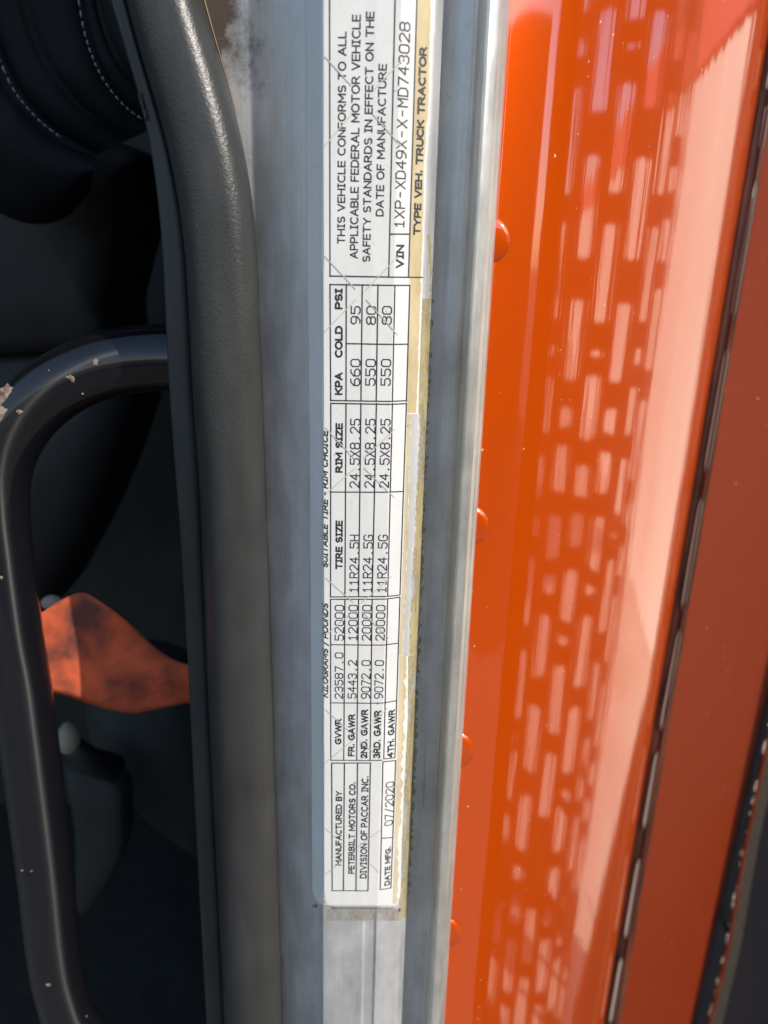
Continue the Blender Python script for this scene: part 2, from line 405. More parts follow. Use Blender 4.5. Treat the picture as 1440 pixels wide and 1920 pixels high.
# print: everything is laid out on the sheet itself in metres (x across, z up)
INK_OFF = .00045
class Ink:
    def __init__(self): self.v = []; self.f = []; self.k = 0
    def quad(self, pts):
        n = len(self.v); off = INK_OFF + .000004 * (self.k % 9); self.k += 1
        for x, z in pts: self.v.append((x, labY(x) - off, z))
        self.f.append(tuple(range(n, n + len(pts))))
    def seg(self, a, b, w, ext=True):
        (ax, az), (bx_, bz) = a, b
        dx, dz = bx_ - ax, bz - az; L = math.hypot(dx, dz) or 1e-9; dx /= L; dz /= L
        e = w / 2 if ext else 0
        ax -= dx * e; az -= dz * e; bx_ += dx * e; bz += dz * e
        n = max(1, int(abs(bx_ - ax) / .0008))          # follow the bends of the frame
        nx, nz = -dz * w / 2, dx * w / 2
        for i in range(n):
            s0, s1 = i / n, (i + 1) / n
            p0 = (ax + (bx_ - ax) * s0, az + (bz - az) * s0); p1 = (ax + (bx_ - ax) * s1, az + (bz - az) * s1)
            self.quad([(p0[0] + nx, p0[1] + nz), (p1[0] + nx, p1[1] + nz), (p1[0] - nx, p1[1] - nz), (p0[0] - nx, p0[1] - nz)])
    def done(self, name, mat):
        o = mesh_obj(name, self.v, self.f, mat, None, False); adopt(o, lab); return o
def flat(u, v): p = on_label(u, v); return (p.x, p.z)
LW = .00060
def rule(ink, pts, w=LW):
    q = [flat(*p) for p in pts]
    for a, b_ in zip(q, q[1:]): ink.seg(a, b_, w)
boxes = [
    ('table_frame', [[(618, -120), (619, 518)], [(741, -120 * 0), (729, 518)], [(744, -120), (741, 0)], [(785, -120), (781, 28), (774, 264), (766, 518)], [(619, 517.5), (792, 520)], [(731, 439), (767, 439)]], LW),
    ('table_frame', [[(619, 533.5), (768.5, 535)], [(620.3, 750.5), (762, 751)], [(619, 533), (620.3, 751)], [(649.5, 533), (649, 751)], [(679.5, 534), (677, 751)], [(709, 534), (705.6, 751)], [(740.6, 535), (735.8, 751)], [(768.5, 535), (762, 752)], [(649, 644), (765.5, 645)]], LW),
    ('table_frame', [[(620.5, 756), (762, 756.5)], [(620, 1118.5), (698, 1118), (726, 1117.5), (750, 1115)], [(620.5, 756), (620, 1118.5)], [(649, 756), (647, 1118)], [(677, 756), (672.5, 1118)], [(706, 756), (698, 1118)], [(736, 756), (727, 1117.5)], [(762, 756), (750, 1115)], [(620, 922), (731, 922), (756, 921)]], LW),
    ('table_frame', [[(620, 1123), (727, 1122), (750, 1119)], [(620.5, 1424.5), (716, 1424.5)], [(720, 1422), (740.5, 1420)], [(620, 1123), (620.5, 1424.5)], [(647, 1123), (644.7, 1424.5)], [(672.5, 1123), (669, 1424.5)], [(698, 1123), (694, 1424.5)], [(727, 1122), (719.7, 1422)], [(750, 1119), (740.5, 1420)], [(620, 1208), (725, 1208), (747, 1205)], [(620, 1317), (723, 1316.5), (744, 1313)]], LW),
    ('table_frame', [[(622, 1430), (694.7, 1429.5)], [(623, 1669), (690, 1669)], [(622, 1430), (623, 1669)], [(646, 1430), (644, 1669)], [(670.5, 1430), (667.5, 1669)], [(694.7, 1429.5), (690, 1669)]], LW * 1.15),
    ('table_frame', [[(718, 1427.5), (742, 1425)], [(713, 1667), (733, 1664)], [(718, 1427.5), (713, 1667)], [(742, 1425), (733, 1664)], [(715, 1571), (737, 1569)]], LW * 1.1)]
for name, rl, w in boxes:
    ink = Ink()
    for r in rl: rule(ink, r, w)
    ink.done(name, M['ink'])

G = {'0': [[(1, 0), (3, 0), (4, 1), (4, 5), (3, 6), (1, 6), (0, 5), (0, 1), (1, 0)]],
     '1': [[(.7, 4.7), (2, 6), (2, 0)], [(.5, 0), (3.5, 0)]],
     '2': [[(0, 5), (1, 6), (3, 6), (4, 5), (4, 3.9), (0, 0), (4, 0)]],
     '3': [[(0, 5), (1, 6), (3, 6), (4, 5), (4, 4), (3, 3.1), (1.5, 3.1)], [(3, 3.1), (4, 2.2), (4, 1), (3, 0), (1, 0), (0, 1)]],
     '4': [[(3, 0), (3, 6), (0, 2), (4, 2)]],
     '5': [[(4, 6), (.2, 6), (.2, 3.6), (3, 3.6), (4, 2.7), (4, 1), (3, 0), (1, 0), (0, 1)]],
     '6': [[(3.6, 6), (2, 6), (0, 4), (0, 1), (1, 0), (3, 0), (4, 1), (4, 2.4), (3, 3.4), (0, 3.4)]],
     '7': [[(0, 6), (4, 6), (1.4, 0)]],
     '8': [[(1, 3.2), (0, 4), (0, 5), (1, 6), (3, 6), (4, 5), (4, 4), (3, 3.2), (1, 3.2), (0, 2.3), (0, 1), (1, 0), (3, 0), (4, 1), (4, 2.3), (3, 3.2)]],
     '9': [[(.4, 0), (2, 0), (4, 2), (4, 5), (3, 6), (1, 6), (0, 5), (0, 3.6), (1, 2.6), (4, 2.6)]],
     '.': [[(1.8, 0), (2.2, 0)], [(1.8, .3), (2.2, .3)]], '-': [[(.8, 3), (3.2, 3)]], '/': [[(.3, -.3), (3.7, 6.3)]],
     'X': [[(0, 0), (4, 6)], [(0, 6), (4, 0)]], 'P': [[(0, 0), (0, 6), (3, 6), (4, 5), (4, 3.8), (3, 2.8), (0, 2.8)]],
     'D': [[(0, 0), (0, 6), (2.6, 6), (4, 4.6), (4, 1.4), (2.6, 0), (0, 0)]], 'M': [[(0, 0), (0, 6), (2, 3), (4, 6), (4, 0)]],
     'R': [[(0, 0), (0, 6), (3, 6), (4, 5), (4, 3.9), (3, 3), (0, 3)], [(2, 3), (4, 0)]], 'H': [[(0, 0), (0, 6)], [(4, 0), (4, 6)], [(0, 3), (4, 3)]],
     'G': [[(4, 5), (3, 6), (1, 6), (0, 5), (0, 1), (1, 0), (3, 0), (4, 1), (4, 2.8), (2.4, 2.8)]]}
def mono(text, xl, xr, vs_, ve, w=.00058, vref=None):
    vref = vs_ if vref is None else vref
    xb = flat(xr, vref)[0]; xt = flat(xl, vref)[0]; z0 = flat(xr, vs_)[1]; z1 = flat(xr, ve)[1]
    n = len(text); pitch = (z1 - z0) / (n - .28); cw = pitch * .72
    ink = Ink()
    for i, ch in enumerate(text):
        for st in G.get(ch, []):
            q = [(xb + (xt - xb) * gy / 6, z0 + i * pitch + cw * gx / 4) for gx, gy in st]
            for a, b_ in zip(q, q[1:]): ink.seg(a, b_, w)
    ink.done('printed_value', M['thin_ink'])
def arc(cx, cy, rx, ry, a0, a1, n=8):
    return [(cx + rx * math.cos(math.radians(a0 + (a1 - a0) * i / n)), cy + ry * math.sin(math.radians(a0 + (a1 - a0) * i / n))) for i in range(n + 1)]
LET = {'A': (4.6, [[(0, 0), (2.3, 6), (4.6, 0)], [(.8, 2), (3.8, 2)]]), 'B': (4, [[(0, 0), (0, 6), (2.2, 6)] + arc(2.2, 4.6, 1.5, 1.4, 90, -90, 6) + [(0, 3.2)], [(2.2, 3.2)] + arc(2.2, 1.6, 1.8, 1.6, 90, -90, 6) + [(0, 0)]]),
       'C': (4.3, [arc(2.6, 3, 2.6, 3, 55, 305, 12)]), 'D': (4.5, [[(0, 0), (0, 6), (1.8, 6)] + arc(1.8, 3, 2.7, 3, 90, -90, 9) + [(0, 0)]]),
       'E': (3.4, [[(3.4, 6), (0, 6), (0, 0), (3.4, 0)], [(0, 3.1), (3.1, 3.1)]]), 'F': (3.3, [[(3.3, 6), (0, 6), (0, 0)], [(0, 3.1), (2.9, 3.1)]]),
       'G': (4.6, [arc(2.6, 3, 2.6, 3, 55, 320, 12) + [(4.5, 2.8), (2.8, 2.8)]]), 'H': (4.2, [[(0, 0), (0, 6)], [(4.2, 0), (4.2, 6)], [(0, 3.1), (4.2, 3.1)]]),
       'I': (2, [[(1, 0), (1, 6)], [(0, 0), (2, 0)], [(0, 6), (2, 6)]]), 'K': (4.2, [[(0, 0), (0, 6)], [(4, 6), (.2, 2.8)], [(1.4, 3.6), (4.2, 0)]]),
       'L': (3.3, [[(0, 6), (0, 0), (3.3, 0)]]), 'M': (5, [[(0, 0), (0, 6), (2.5, 1.8), (5, 6), (5, 0)]]), 'N': (4.2, [[(0, 0), (0, 6), (4.2, 0), (4.2, 6)]]),
       'O': (5, [arc(2.5, 3, 2.5, 3, 0, 360, 18)]), 'P': (3.7, [[(0, 0), (0, 6), (2, 6)] + arc(2, 4.3, 1.7, 1.7, 90, -90, 7) + [(0, 2.6)]]),
       'R': (4.2, [[(0, 0), (0, 6), (2, 6)] + arc(2, 4.4, 1.6, 1.6, 90, -90, 7) + [(0, 2.8)], [(1.8, 2.8), (4.2, 0)]]),
       'S': (3.8, [arc(2, 4.45, 1.75, 1.55, 40, 250, 9) + arc(1.95, 1.6, 1.8, 1.6, 75, -140, 9)]), 'T': (4.2, [[(0, 6), (4.2, 6)], [(2.1, 6), (2.1, 0)]]),
       'U': (4.3, [[(0, 6), (0, 2.1)] + arc(2.15, 2.1, 2.15, 2.1, 180, 360, 9) + [(4.3, 6)]]), 'V': (4.4, [[(0, 6), (2.2, 0), (4.4, 6)]]),
       'W': (6.2, [[(0, 6), (1.5, 0), (3.1, 5.6), (4.7, 0), (6.2, 6)]]), 'Y': (4.2, [[(0, 6), (2.1, 2.8), (4.2, 6)], [(2.1, 2.8), (2.1, 0)]]),
       'Z': (3.8, [[(0, 6), (3.8, 6), (0, 0), (3.8, 0)]]), '.': (.9, [[(.45, .1), (.45, .5)]]), '-': (2, [[(.1, 2.7), (1.9, 2.7)]]), '/': (2.4, [[(0, -1), (2.4, 6.8)]]),
       '2': (3.6, [arc(1.75, 4.3, 1.6, 1.65, 165, -20, 8) + [(.1, 0), (3.6, 0)]]), '3': (3.6, [arc(1.6, 4.5, 1.6, 1.5, 140, -80, 8), arc(1.6, 1.6, 1.9, 1.6, 80, -145, 9)]), '4': (4, [[(3, 0), (3, 6), (0, 2), (4, 2)]])}
def words(text, xl, xr, vs_, ve, w, shear=0.0, vref=None):
    vref = vs_ if vref is None else vref
    xb = flat(xr, vref)[0]; xt = flat(xl, vref)[0]; z0 = flat(xr, vs_)[1]; z1 = flat(xr, ve)[1]
    ww = abs(xt - xb); pen = 0; out = []
    for ch in text:
        if ch == ' ': pen += 3.0; continue
        wd, st = LET[ch]
        for q in st: out.append([(pen + gx + shear * gy, gy) for gx, gy in q])
        pen += wd + 1.55
    tot = max(p[0] for q in out for p in q); mn = min(p[0] for q in out for p in q)
    pad = w / 2; xb -= pad; xt += pad; z0 += pad; z1 -= pad
    ink = Ink()
    for q in out:
        pts_ = [(xb + (xt - xb) * gy / 6, z0 + (z1 - z0) * (gx - mn) / (tot - mn)) for gx, gy in q]
        for a, b_ in zip(pts_, pts_[1:]): ink.seg(a, b_, w)
    ink.done('printed_line', M['ink'])
B1, B2 = .00058, .00088
words('THIS VEHICLE CONFORMS TO ALL', 632.8, 647.5, 457.5, 59.7, B1, vref=400)
words('APPLICABLE FEDERAL MOTOR VEHICLE', 656.7, 672, 485, 27.8, B1, vref=420)
words('SAFETY STANDARDS IN EFFECT ON THE', 680.8, 695.5, 491, 22, B1, vref=420)
words('DATE OF MANUFACTURE', 706, 721, 406, 120, B1, vref=330)
words('VIN', 742, 757, 503, 459, B2)
mono('1XP-XD49X-X-MD743028', 742.5, 759.5, 427, 43, .00058, 350)
words('TYPE VEH. TRUCK TRACTOR', 776.7, 790.5, 441, 87.5, B2, vref=380)
words('PSI', 628, 642.5, 580, 541, B2); words('COLD', 628, 642.5, 670.5, 611, B2); words('KPA', 628, 642.5, 740.5, 698, B2)
mono('95', 658.6, 675, 607, 575); mono('80', 687.8, 704, 607.8, 575); mono('80', 717, 733.5, 607.8, 575)
mono('660', 658, 674.5, 722.5, 674); mono('550', 686, 703, 722.5, 674); mono('550', 714.7, 731.5, 722.5, 674)
words('RIM SIZE', 629, 642.5, 886, 793, B2); words('TIRE SIZE', 629, 642.3, 1067, 975.5, B2)
for xl, xr in ((656.7, 673.5), (684.4, 701), (712, 728.5)): mono('24.5X8.25', xl, xr, 913.5, 786)
words('SUITABLE TIRE - RIM CHOICE', 604.5, 615, 1063.6, 805.5, .00068, .22)
words('KILOGRAMS / POUNDS', 604.5, 615.5, 1307.8, 1130, .00068, .22)
for t, xl, xr in (('11R24.5H', 656, 671.5), ('11R24.5G', 681, 697), ('11R24.5G', 707.8, 723.8)): mono(t, xl, xr, 1110, 1003)
for t, xl, xr in (('52000', 628.6, 644), ('12000', 654, 669.5), ('20000', 679.4, 695), ('20000', 705, 720.5)): mono(t, xl, xr, 1200, 1134.5)
mono('23587.0', 628.6, 642.5, 1309, 1223.6); mono('5443.2', 653, 667.5, 1308.5, 1238)
mono('9072.0', 678, 693, 1308.5, 1238); mono('9072.0', 702.5, 717.5, 1308.5, 1238)
words('GVWR', 628, 640.5, 1395, 1347, B2); words('FR. GAWR', 652.5, 665, 1417.5, 1338, B2); words('2ND. GAWR', 676, 688.6, 1421, 1329, B2)
words('3RD. GAWR', 699.7, 713, 1421, 1331, B2); words('4TH. GAWR', 726, 738, 1418.6, 1329, B2)
words('MANUFACTURED BY', 629, 640.6, 1622, 1482.5, .00078); words('PETERBILT MOTORS CO.', 653, 664.7, 1637.5, 1466, .00078)
words('DIVISION OF PACCAR INC.', 675, 687.5, 1646, 1454.7, .00078); words('DATE MFG.', 720.6, 731, 1658, 1586, .00078)
mono('07/2020', 722, 735.4, 1545, 1465)
slits = [((609, 106), (659, 161)), ((699, 171), (760, 108)), ((609, 274), (660, 214)), ((699, 214), (752, 274)), ((609, 480), (667, 542)), ((686, 544), (746, 481)),
         ((607, 624), (668, 561)), ((686, 561), (746, 628)), ((610, 801), (665, 860)), ((682, 858), (742, 803)), ((611, 926), (667, 876)), ((682, 876), (740, 932)),
         ((610, 1082), (663, 1129)), ((678, 1129), (735, 1079)), ((611, 1191), (663, 1145)), ((678, 1145), (729, 1195)), ((610, 1329), (653, 1368)), ((675, 1369), (728, 1326)),
         ((609, 1430), (663, 1386)), ((675, 1389), (702, 1411)), ((610, 1552), (629, 1568)), ((610, 1639), (643, 1612)), ((671, 1587), (715, 1553)), ((695, 1618), (711, 1635))]
INK_OFF = .00056
for a, b_ in slits:
    ink = Ink(); ink.seg(flat(*a), flat(*b_), .00046, False); ink.done('slit', M['slit'])
    INK_OFF += 0.0

# ------------------------------------------------------------------ orange cab corner panel with rivets
bead_px = vcurve([(-200, 965), (0, 952), (1920, 830), (2200, 812)])
right_px = lambda v: 1451 - .166 * v
NT = 90
TURN = [(0, 9), (.12, 26), (.33, 46), (.6, 50), (.8, 53), (1, 57)]
def corner_depths(v):
    d = D0 + .026; ds = [d]; u0 = bead_px(v) - 34; u1 = right_px(v); q = at(u0, v, 1.0) - CAM; q1 = at(u1, v, 1.0) - CAM
    for i in range(1, NT):
        k = math.tan(math.radians(interp(TURN, (i - .5) / (NT - 1))))
        sa = q.x + (q1.x - q.x) * (i - 1) / (NT - 1); sb = q.x + (q1.x - q.x) * i / (NT - 1)
        d = d * (1 - k * sa) / (1 - k * sb); ds.append(d)          # from dY = tan(turn) * d(Y * slope)
    return ds
_rowsv = list(range(-900, 2900, 100)); _rowsd = [corner_depths(v) for v in _rowsv]
def CDv(v):
    k = max(0, min(len(_rowsv) - 2, int((v - _rowsv[0]) // 100))); t = (v - _rowsv[k]) / 100
    return [a + (b - a) * t for a, b in zip(_rowsd[k], _rowsd[k + 1])]
def YEv(v): return CDv(v)[-1]
print('corner depth end', YEv(0), YEv(900), YEv(1900))
corner = empty('cab_corner_panel', at(900, 2080, D0 + .06))
tag(corner, 'glossy bright orange rounded cab corner panel beside the aluminium frame, mirroring slotted lights', 'body panel')
rows = []
for k in range(80):
    v = -650 + k * 3150 / 79; u0 = bead_px(v) - 34; u1 = right_px(v)
    CD = CDv(v); r = [at(u0 + (u1 - u0) * i / (NT - 1), v, CD[i]) for i in range(NT)]
    e = r[-1]; r.append(e + Vector((-.0008, .0025, 0))); r.append(e + Vector((-.004, .012, 0)))
    rows.append(r)
sk = adopt(loft('panel_skin', rows, M['orange'], None, flip=True), corner)
def panel_pt(u, v):
    u0 = bead_px(v) - 34; u1 = right_px(v); s = max(0, min(1, (u - u0) / (u1 - u0))) * (NT - 1); i = min(int(s), NT - 2); CD = CDv(v)
    return at(u, v, CD[i] + (CD[i + 1] - CD[i]) * (s - i))
rim = None
for (ur, vc, rv) in ((952, 452, 46), (912, 984, 38), (885, 1403, 34), (862, 1742, 27), (975, -60, 48)):
    r3 = (panel_pt(ur, vc - rv) - panel_pt(ur, vc + rv)).length / 2
    c = panel_pt(ur, vc); c = Vector((c.x - r3 * .92, panel_pt(ur - 30, vc).y + .0002, c.z))
    vs_, fs_ = [], []
    nr_, na = 9, 40
    for i in range(nr_ + 1):
        t = i / nr_; rr = r3 * t; h = .0013 * (1 - t ** 2.6) if i < nr_ else -.0012
        for j in range(na):
            a = 2 * math.pi * j / na; vs_.append(c + Vector((rr * math.cos(a), -h, rr * math.sin(a))))
    for i in range(nr_):
        for j in range(na): fs_.append((i * na + j, (i + 1) * na + j, (i + 1) * na + (j + 1) % na, i * na + (j + 1) % na))
    o = mesh_obj('rivet', vs_, fs_, M['orange'], None); adopt(o, corner)

# ------------------------------------------------------------------ slotted seam strip
seam = empty('slotted_seam_strip', at(1140, 2080, YEv(2080) + .008))
tag(seam, 'narrow dark seam strip with a row of slots between the two orange panels', 'seam strip')
m, nt, b = new_mat('dirty_seam_metal', (0.10, 0.045, 0.03), 0.35, 0.3)
nt.links.new(ramp(nt, tex(nt, (1, 1, .15), 60, 6, .7).outputs[0], [(.35, (.03, .018, .015)), (.65, (.16, .06, .035))]).outputs[0], b.inputs['Base Color'])
M['seam'] = m
rows = [[at(right_px(v) + d, v, YEv(v) + y) for d, y in ((-9, .010), (0, .0065), (8, .0045), (15, .0040), (21, .0035), (30, .0060))] for v in range(-640, 2500, 60)]
adopt(loft('strip', rows, M['seam'], None, flip=True), seam)
m, nt, b = new_mat('pale_slot_light', (0.36, 0.32, 0.26), 0.45, 0.2); M['slotlight'] = m  # pale inserts stand in for light showing through the slots
slots = [((1456, 90), (1440, 168)), ((1441, 196), (1428, 280)), ((1420, 336), (1374, 602)), ((1366, 650), (1324, 888)), ((1318, 931), (1281, 1144)), ((1277, 1179), (1241, 1370)), ((1235, 1408), (1209, 1555)), ((1201, 1609), (1174, 1761)), ((1168, 1795), (1146, 1920)), ((1140, 1950), (1120, 2050))]
for (ua, va), (ub, vb) in slots:
    n = 14; rows = []
    for i in range(n):
        t = i / (n - 1); v = va + (vb - va) * t; u = ua + (ub - ua) * t - 2
        hw = 4.8 * math.sqrt(max(0.02, 1 - abs(2 * t - 1) ** 14)); y = YEv(v) + .0030
        rows.append([at(u + d * hw, v, y + dy) for d, dy in ((-1, .0012), (-.8, -.0006), (-.45, -.0010), (-.15, .0004), (.3, .0010), (.6, .0002), (.85, -.0006), (1, .0014))])
    adopt(loft('slot', rows, M['slotlight'], None, flip=True), seam)

# ------------------------------------------------------------------ second orange panel, its rubber strip and edge
p2l = lambda v: right_px(v) + 18
p2r = lambda v: 1732 - .2258 * v
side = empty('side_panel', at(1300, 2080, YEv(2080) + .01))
tag(side, 'matte orange body panel, shade put into its dark colour, at the right edge, beyond the slotted seam', 'body panel')
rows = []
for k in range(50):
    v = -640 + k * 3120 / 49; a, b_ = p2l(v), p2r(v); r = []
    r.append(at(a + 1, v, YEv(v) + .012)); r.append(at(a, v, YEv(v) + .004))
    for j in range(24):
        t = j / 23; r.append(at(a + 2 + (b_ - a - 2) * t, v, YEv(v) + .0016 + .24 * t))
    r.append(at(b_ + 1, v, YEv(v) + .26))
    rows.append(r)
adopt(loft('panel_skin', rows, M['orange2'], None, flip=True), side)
def YGv(v): return YEv(v) + .226
strip = empty('edge_gasket', at(1310, 2080, YGv(2080) + .03))
tag(strip, 'ragged dark rubber gasket strip running down the lower right corner', 'gasket')
gw = vcurve([(-900, 11), (1100, 14), (1440, 17), (1600, 19), (1773, 29), (1915, 27), (2100, 28)])
rnd = random.Random(4); rows = []
for k in range(260):
    v = -640 + k * 3100 / 259; a = p2r(v); j = rnd.uniform(-1.6, 1.6)
    rows.append([at(a - 1, v, YGv(v) + .022), at(a + gw(v) * .3, v, YGv(v) + .0175), at(a + gw(v) * .7, v, YGv(v) + .018), at(a + gw(v) + j, v, YGv(v) + .020), at(a + gw(v) + j + 1, v, YGv(v) + .03)])
adopt(loft('gasket_body', rows, M['black_rubber'], None, flip=True), strip)
for i, v in enumerate((1493, 1510, 1530, 1560, 1610, 1640, 1663, 1690, 1712, 1735, 1790, 1822)):
    a = p2r(v) + gw(v); blob('rubber_crumb', at(a + rnd.uniform(-4, 3), v, YGv(v) + .018), .0012, .001, rnd.uniform(.001, .004), M['dark_grime'] if i % 3 else M['slit'], strip, rough=.5, seed=40 + i)
fl_ = [at(1352, 1697, YGv(1697) + .014), at(1358, 1716, YGv(1716) + .010), at(1366, 1735, YGv(1735) + .009), at(1370, 1750, YGv(1750) + .013), at(1362, 1746, YGv(1746) + .016), at(1356, 1722, YGv(1722) + .016)]
o = mesh_obj('torn_flap', fl_, [(0, 1, 2, 3, 4, 5)], M['lip'], None); adopt(o, strip); m_ = o.modifiers.new('thickness', 'SOLIDIFY'); m_.thickness = .0012
edge = empty('orange_edge_flange', at(1345, 2080, YGv(2080) + .03))
tag(edge, 'thin orange painted flange edge right of the ragged gasket, with a dusty olive side', 'flange')
ow = vcurve([(-900, 8), (1100, 9), (1600, 11), (1915, 11), (2100, 12)])
rows = [[at(p2r(v) + gw(v) + 1, v, YGv(v) + .024), at(p2r(v) + gw(v) + 3, v, YGv(v) + .0205), at(p2r(v) + gw(v) + ow(v) * .7, v, YGv(v) + .0200), at(p2r(v) + gw(v) + ow(v), v, YGv(v) + .0230)] for v in range(-630, 2460, 30)]
adopt(loft('painted_edge', rows, M['orange'], None, flip=True), edge)
m, nt, b = new_mat('dusty_olive', (0.20, 0.155, 0.09), 0.8)
nt.links.new(ramp(nt, tex(nt, (1, 1, 1), 300, 4).outputs[0], [(.35, (.15, .11, .06)), (.65, (.27, .21, .13))]).outputs[0], b.inputs['Base Color'])
rows = [[at(p2r(v) + gw(v) + ow(v) - .5, v, YGv(v) + .0226), at(p2r(v) + gw(v) + ow(v) + 9, v, YGv(v) + .0262), at(p2r(v) + gw(v) + ow(v) + 18, v, YGv(v) + .034)] for v in range(-630, 2460, 30)]
adopt(loft('dusty_side', rows, m, None, flip=True), edge)
back = empty('dark_side_housing', at(1400, 2080, YGv(2080) + .05))
tag(back, 'dark grey housing filling the lower right corner behind the orange flange', 'housing')
m, nt, b = new_mat('dark_housing', (0.05, 0.042, 0.042), 0.55); M['housing'] = m
hs = lambda v, k: p2r(v) + gw(v) + ow(v) + 15 + k * max(4, 1475 - (p2r(v) + gw(v) + ow(v) + 15))
rows = [[at(hs(v, 0), v, YGv(v) + .036), at(hs(v, .4), v, YGv(v) + .038), at(hs(v, .85), v, YGv(v) + .045), at(hs(v, 1), v, YGv(v) + .08)] for v in range(-630, 2460, 30)]
adopt(loft('housing_skin', rows, m, None, flip=True), back)
ring = [at(1500 + 110 * math.cos(a), 2010 + 110 * math.sin(a), YGv(1950) + .033) for a in [math.pi * (1.0 + k * .6 / 20) for k in range(21)]]
def tube(name, pts, r, mat, parent=None, seg=20, cap=True):
    rows = []; n = len(pts); prev = None
    for i, p in enumerate(pts):
        t = (pts[min(i + 1, n - 1)] - pts[max(i - 1, 0)]).normalized()
        if prev is None:
            a = Vector((0, 1, 0)) if abs(t.y) < .9 else Vector((1, 0, 0)); nx = t.cross(a).normalized()
        else: nx = (prev - t * prev.dot(t)).normalized()
        prev = nx; ny = t.cross(nx); rr = r[i] if isinstance(r, list) else r
        rows.append([p + rr * (math.cos(2 * math.pi * k / seg) * nx + math.sin(2 * math.pi * k / seg) * ny) for k in range(seg)])
    vs_ = [p for rw in rows for p in rw]; fs_ = []
    for i in range(n - 1):
        for k in range(seg): fs_.append((i * seg + k, i * seg + (k + 1) % seg, (i + 1) * seg + (k + 1) % seg, (i + 1) * seg + k))
    if cap: fs_.append(tuple(range(seg))[::-1]); fs_.append(tuple((n - 1) * seg + k for k in range(seg)))
    o = mesh_obj(name, vs_, fs_, mat, None)
    uv = o.data.uv_layers.new(name='along'); nq = (n - 1) * seg
    for p in o.data.polygons:
        if p.index >= nq: continue
        i, k = divmod(p.index, seg)
        for li, (di, dk) in zip(p.loop_indices, ((0, 0), (0, 1), (1, 1), (1, 0))): uv.data[li].uv = ((i + di) / n, (k + dk) / seg)
    if parent: adopt(o, parent)
    return o
tube('round_rim', ring, .0016, M['black_rubber'], back, 10)

# ------------------------------------------------------------------ inside the cab
def box_shell(name, x0, x1, y0, y1, z0, z1, mat, faces='BLTD'):
    v = [(x0, y0, z0), (x1, y0, z0), (x1, y1, z0), (x0, y1, z0), (x0, y0, z1), (x1, y0, z1), (x1, y1, z1), (x0, y1, z1)]
    fdict = {'D': (0, 1, 2, 3), 'T': (7, 6, 5, 4), 'B': (3, 2, 6, 7), 'L': (0, 3, 7, 4), 'R': (1, 5, 6, 2)}
    o = mesh_obj(name, v, [fdict[k] for k in faces], mat, None, False)
    md = o.modifiers.new('thickness', 'SOLIDIFY'); md.thickness = .02; md.offset = -1; return o
ci = box_shell('cab_interior_wall', -1.5, -.02, .47, 1.15, .95, 2.9, M['trim'], 'BLTDR'); ci['kind'] = 'structure'

YH = .452
hp = [(560, 668), (440, 670), (380, 671), (312, 670), (240, 676), (175, 692), (112, 722), (56, 768), (16, 826), (-4, 890), (-6, 960), (2, 1040), (22, 1190), (40, 1290), (60, 1440), (84, 1633), (98, 1770), (112, 1850), (140, 1925), (200, 1985), (300, 2010), (420, 2015)]
pts = smooth_curve([at(u, v, YH) for u, v in hp], 90)
handle = empty('grab_handle', at(60, 1500, YH))
tag(handle, 'glossy black painted tubular grab handle with rusty chips, left of the rubber seal', 'grab handle')
RH = .0192
tube('handle_tube', pts, RH, M['handle'], handle, 32)
def tube_front(u, v):
    # point of the tube's surface under pixel u,v
    d = (R @ Vector(((u - W / 2) / F, -(v - H / 2) / F, -1.0))).normalized()
    best = None
    for i in range(len(pts) - 1):
        a = pts[i]; e = (pts[i + 1] - a); L = e.length; e /= L
        w = CAM - a; A = d - e * d.dot(e); Bv = w - e * w.dot(e)
        qa, qb, qc = A.dot(A), 2 * A.dot(Bv), Bv.dot(Bv) - RH * RH; disc = qb * qb - 4 * qa * qc
        if disc < 0: continue
        t = (-qb - math.sqrt(disc)) / (2 * qa); s = (w + d * t).dot(e)
        if -.002 <= s <= L + .002 and (best is None or t < best): best = t
    return None if best is None else CAM + d * best
chips = [(6, 752, .0062, .0085), (14, 738, .0045, .005), (3, 778, .004, .006), (180, 679, .0015, .002), (132, 708, .0022, .0016), (137, 713, .0012, .001), (38, 772, .0017, .0014), (76, 666, .0012, .0008), (155, 738, .0008, .0008), (92, 695, .0006, .0006),
         (42, 1632, .0009, .0006), (59, 1633, .0009, .0006), (91, 1846, .0020, .0014), (162, 1905, .0008, .0008), (2, 1083, .0008, .0012)]
for i, (u, v, rx, rz) in enumerate(chips):
    p = tube_front(u, v)
    if p is None: continue
    blob('paint_chip', p + (p - CAM).normalized() * .0002, rx, .0006, rz, M['chip'], handle, rough=.45, seed=60 + i)

# seat back with stitching
YS = .60
seat = empty('driver_seat', at(60, 640, YS + .1))
tag(seat, 'black leather seat with pale stitching in the upper left corner', 'seat')
cA = [(-110, -420), (-60, -80), (-25, 30), (0, 100), (25, 157), (48, 190), (75, 220), (105, 245), (140, 268), (180, 290)]
cF = [(-30, -420), (20, -80), (42, 0), (60, 60), (82, 110), (108, 150), (140, 190), (175, 220), (205, 242), (240, 262)]
cB = [(90, -420), (140, -80), (153, 0), (163, 55), (175, 95), (190, 130), (210, 163), (235, 193), (262, 215), (300, 236)]
cG = [(120, -420), (170, -80), (180, 0), (192, 50), (206, 88), (225, 122), (248, 150), (275, 176), (305, 196), (340, 212)]
cE = [(200, -420), (250, -80), (265, 0), (280, 40), (295, 70), (315, 100), (335, 120), (360, 140), (385, 155), (410, 165)]
cO = [(-420, -420), (-330, 0), (-260, 130), (-200, 220), (-130, 300), (-60, 360), (0, 400), (60, 420), (120, 410), (170, 360)]
NS = 40
curves = [smooth_curve(c, NS) for c in (cO, cA, cF, cB, cG, cE)]
rows = []
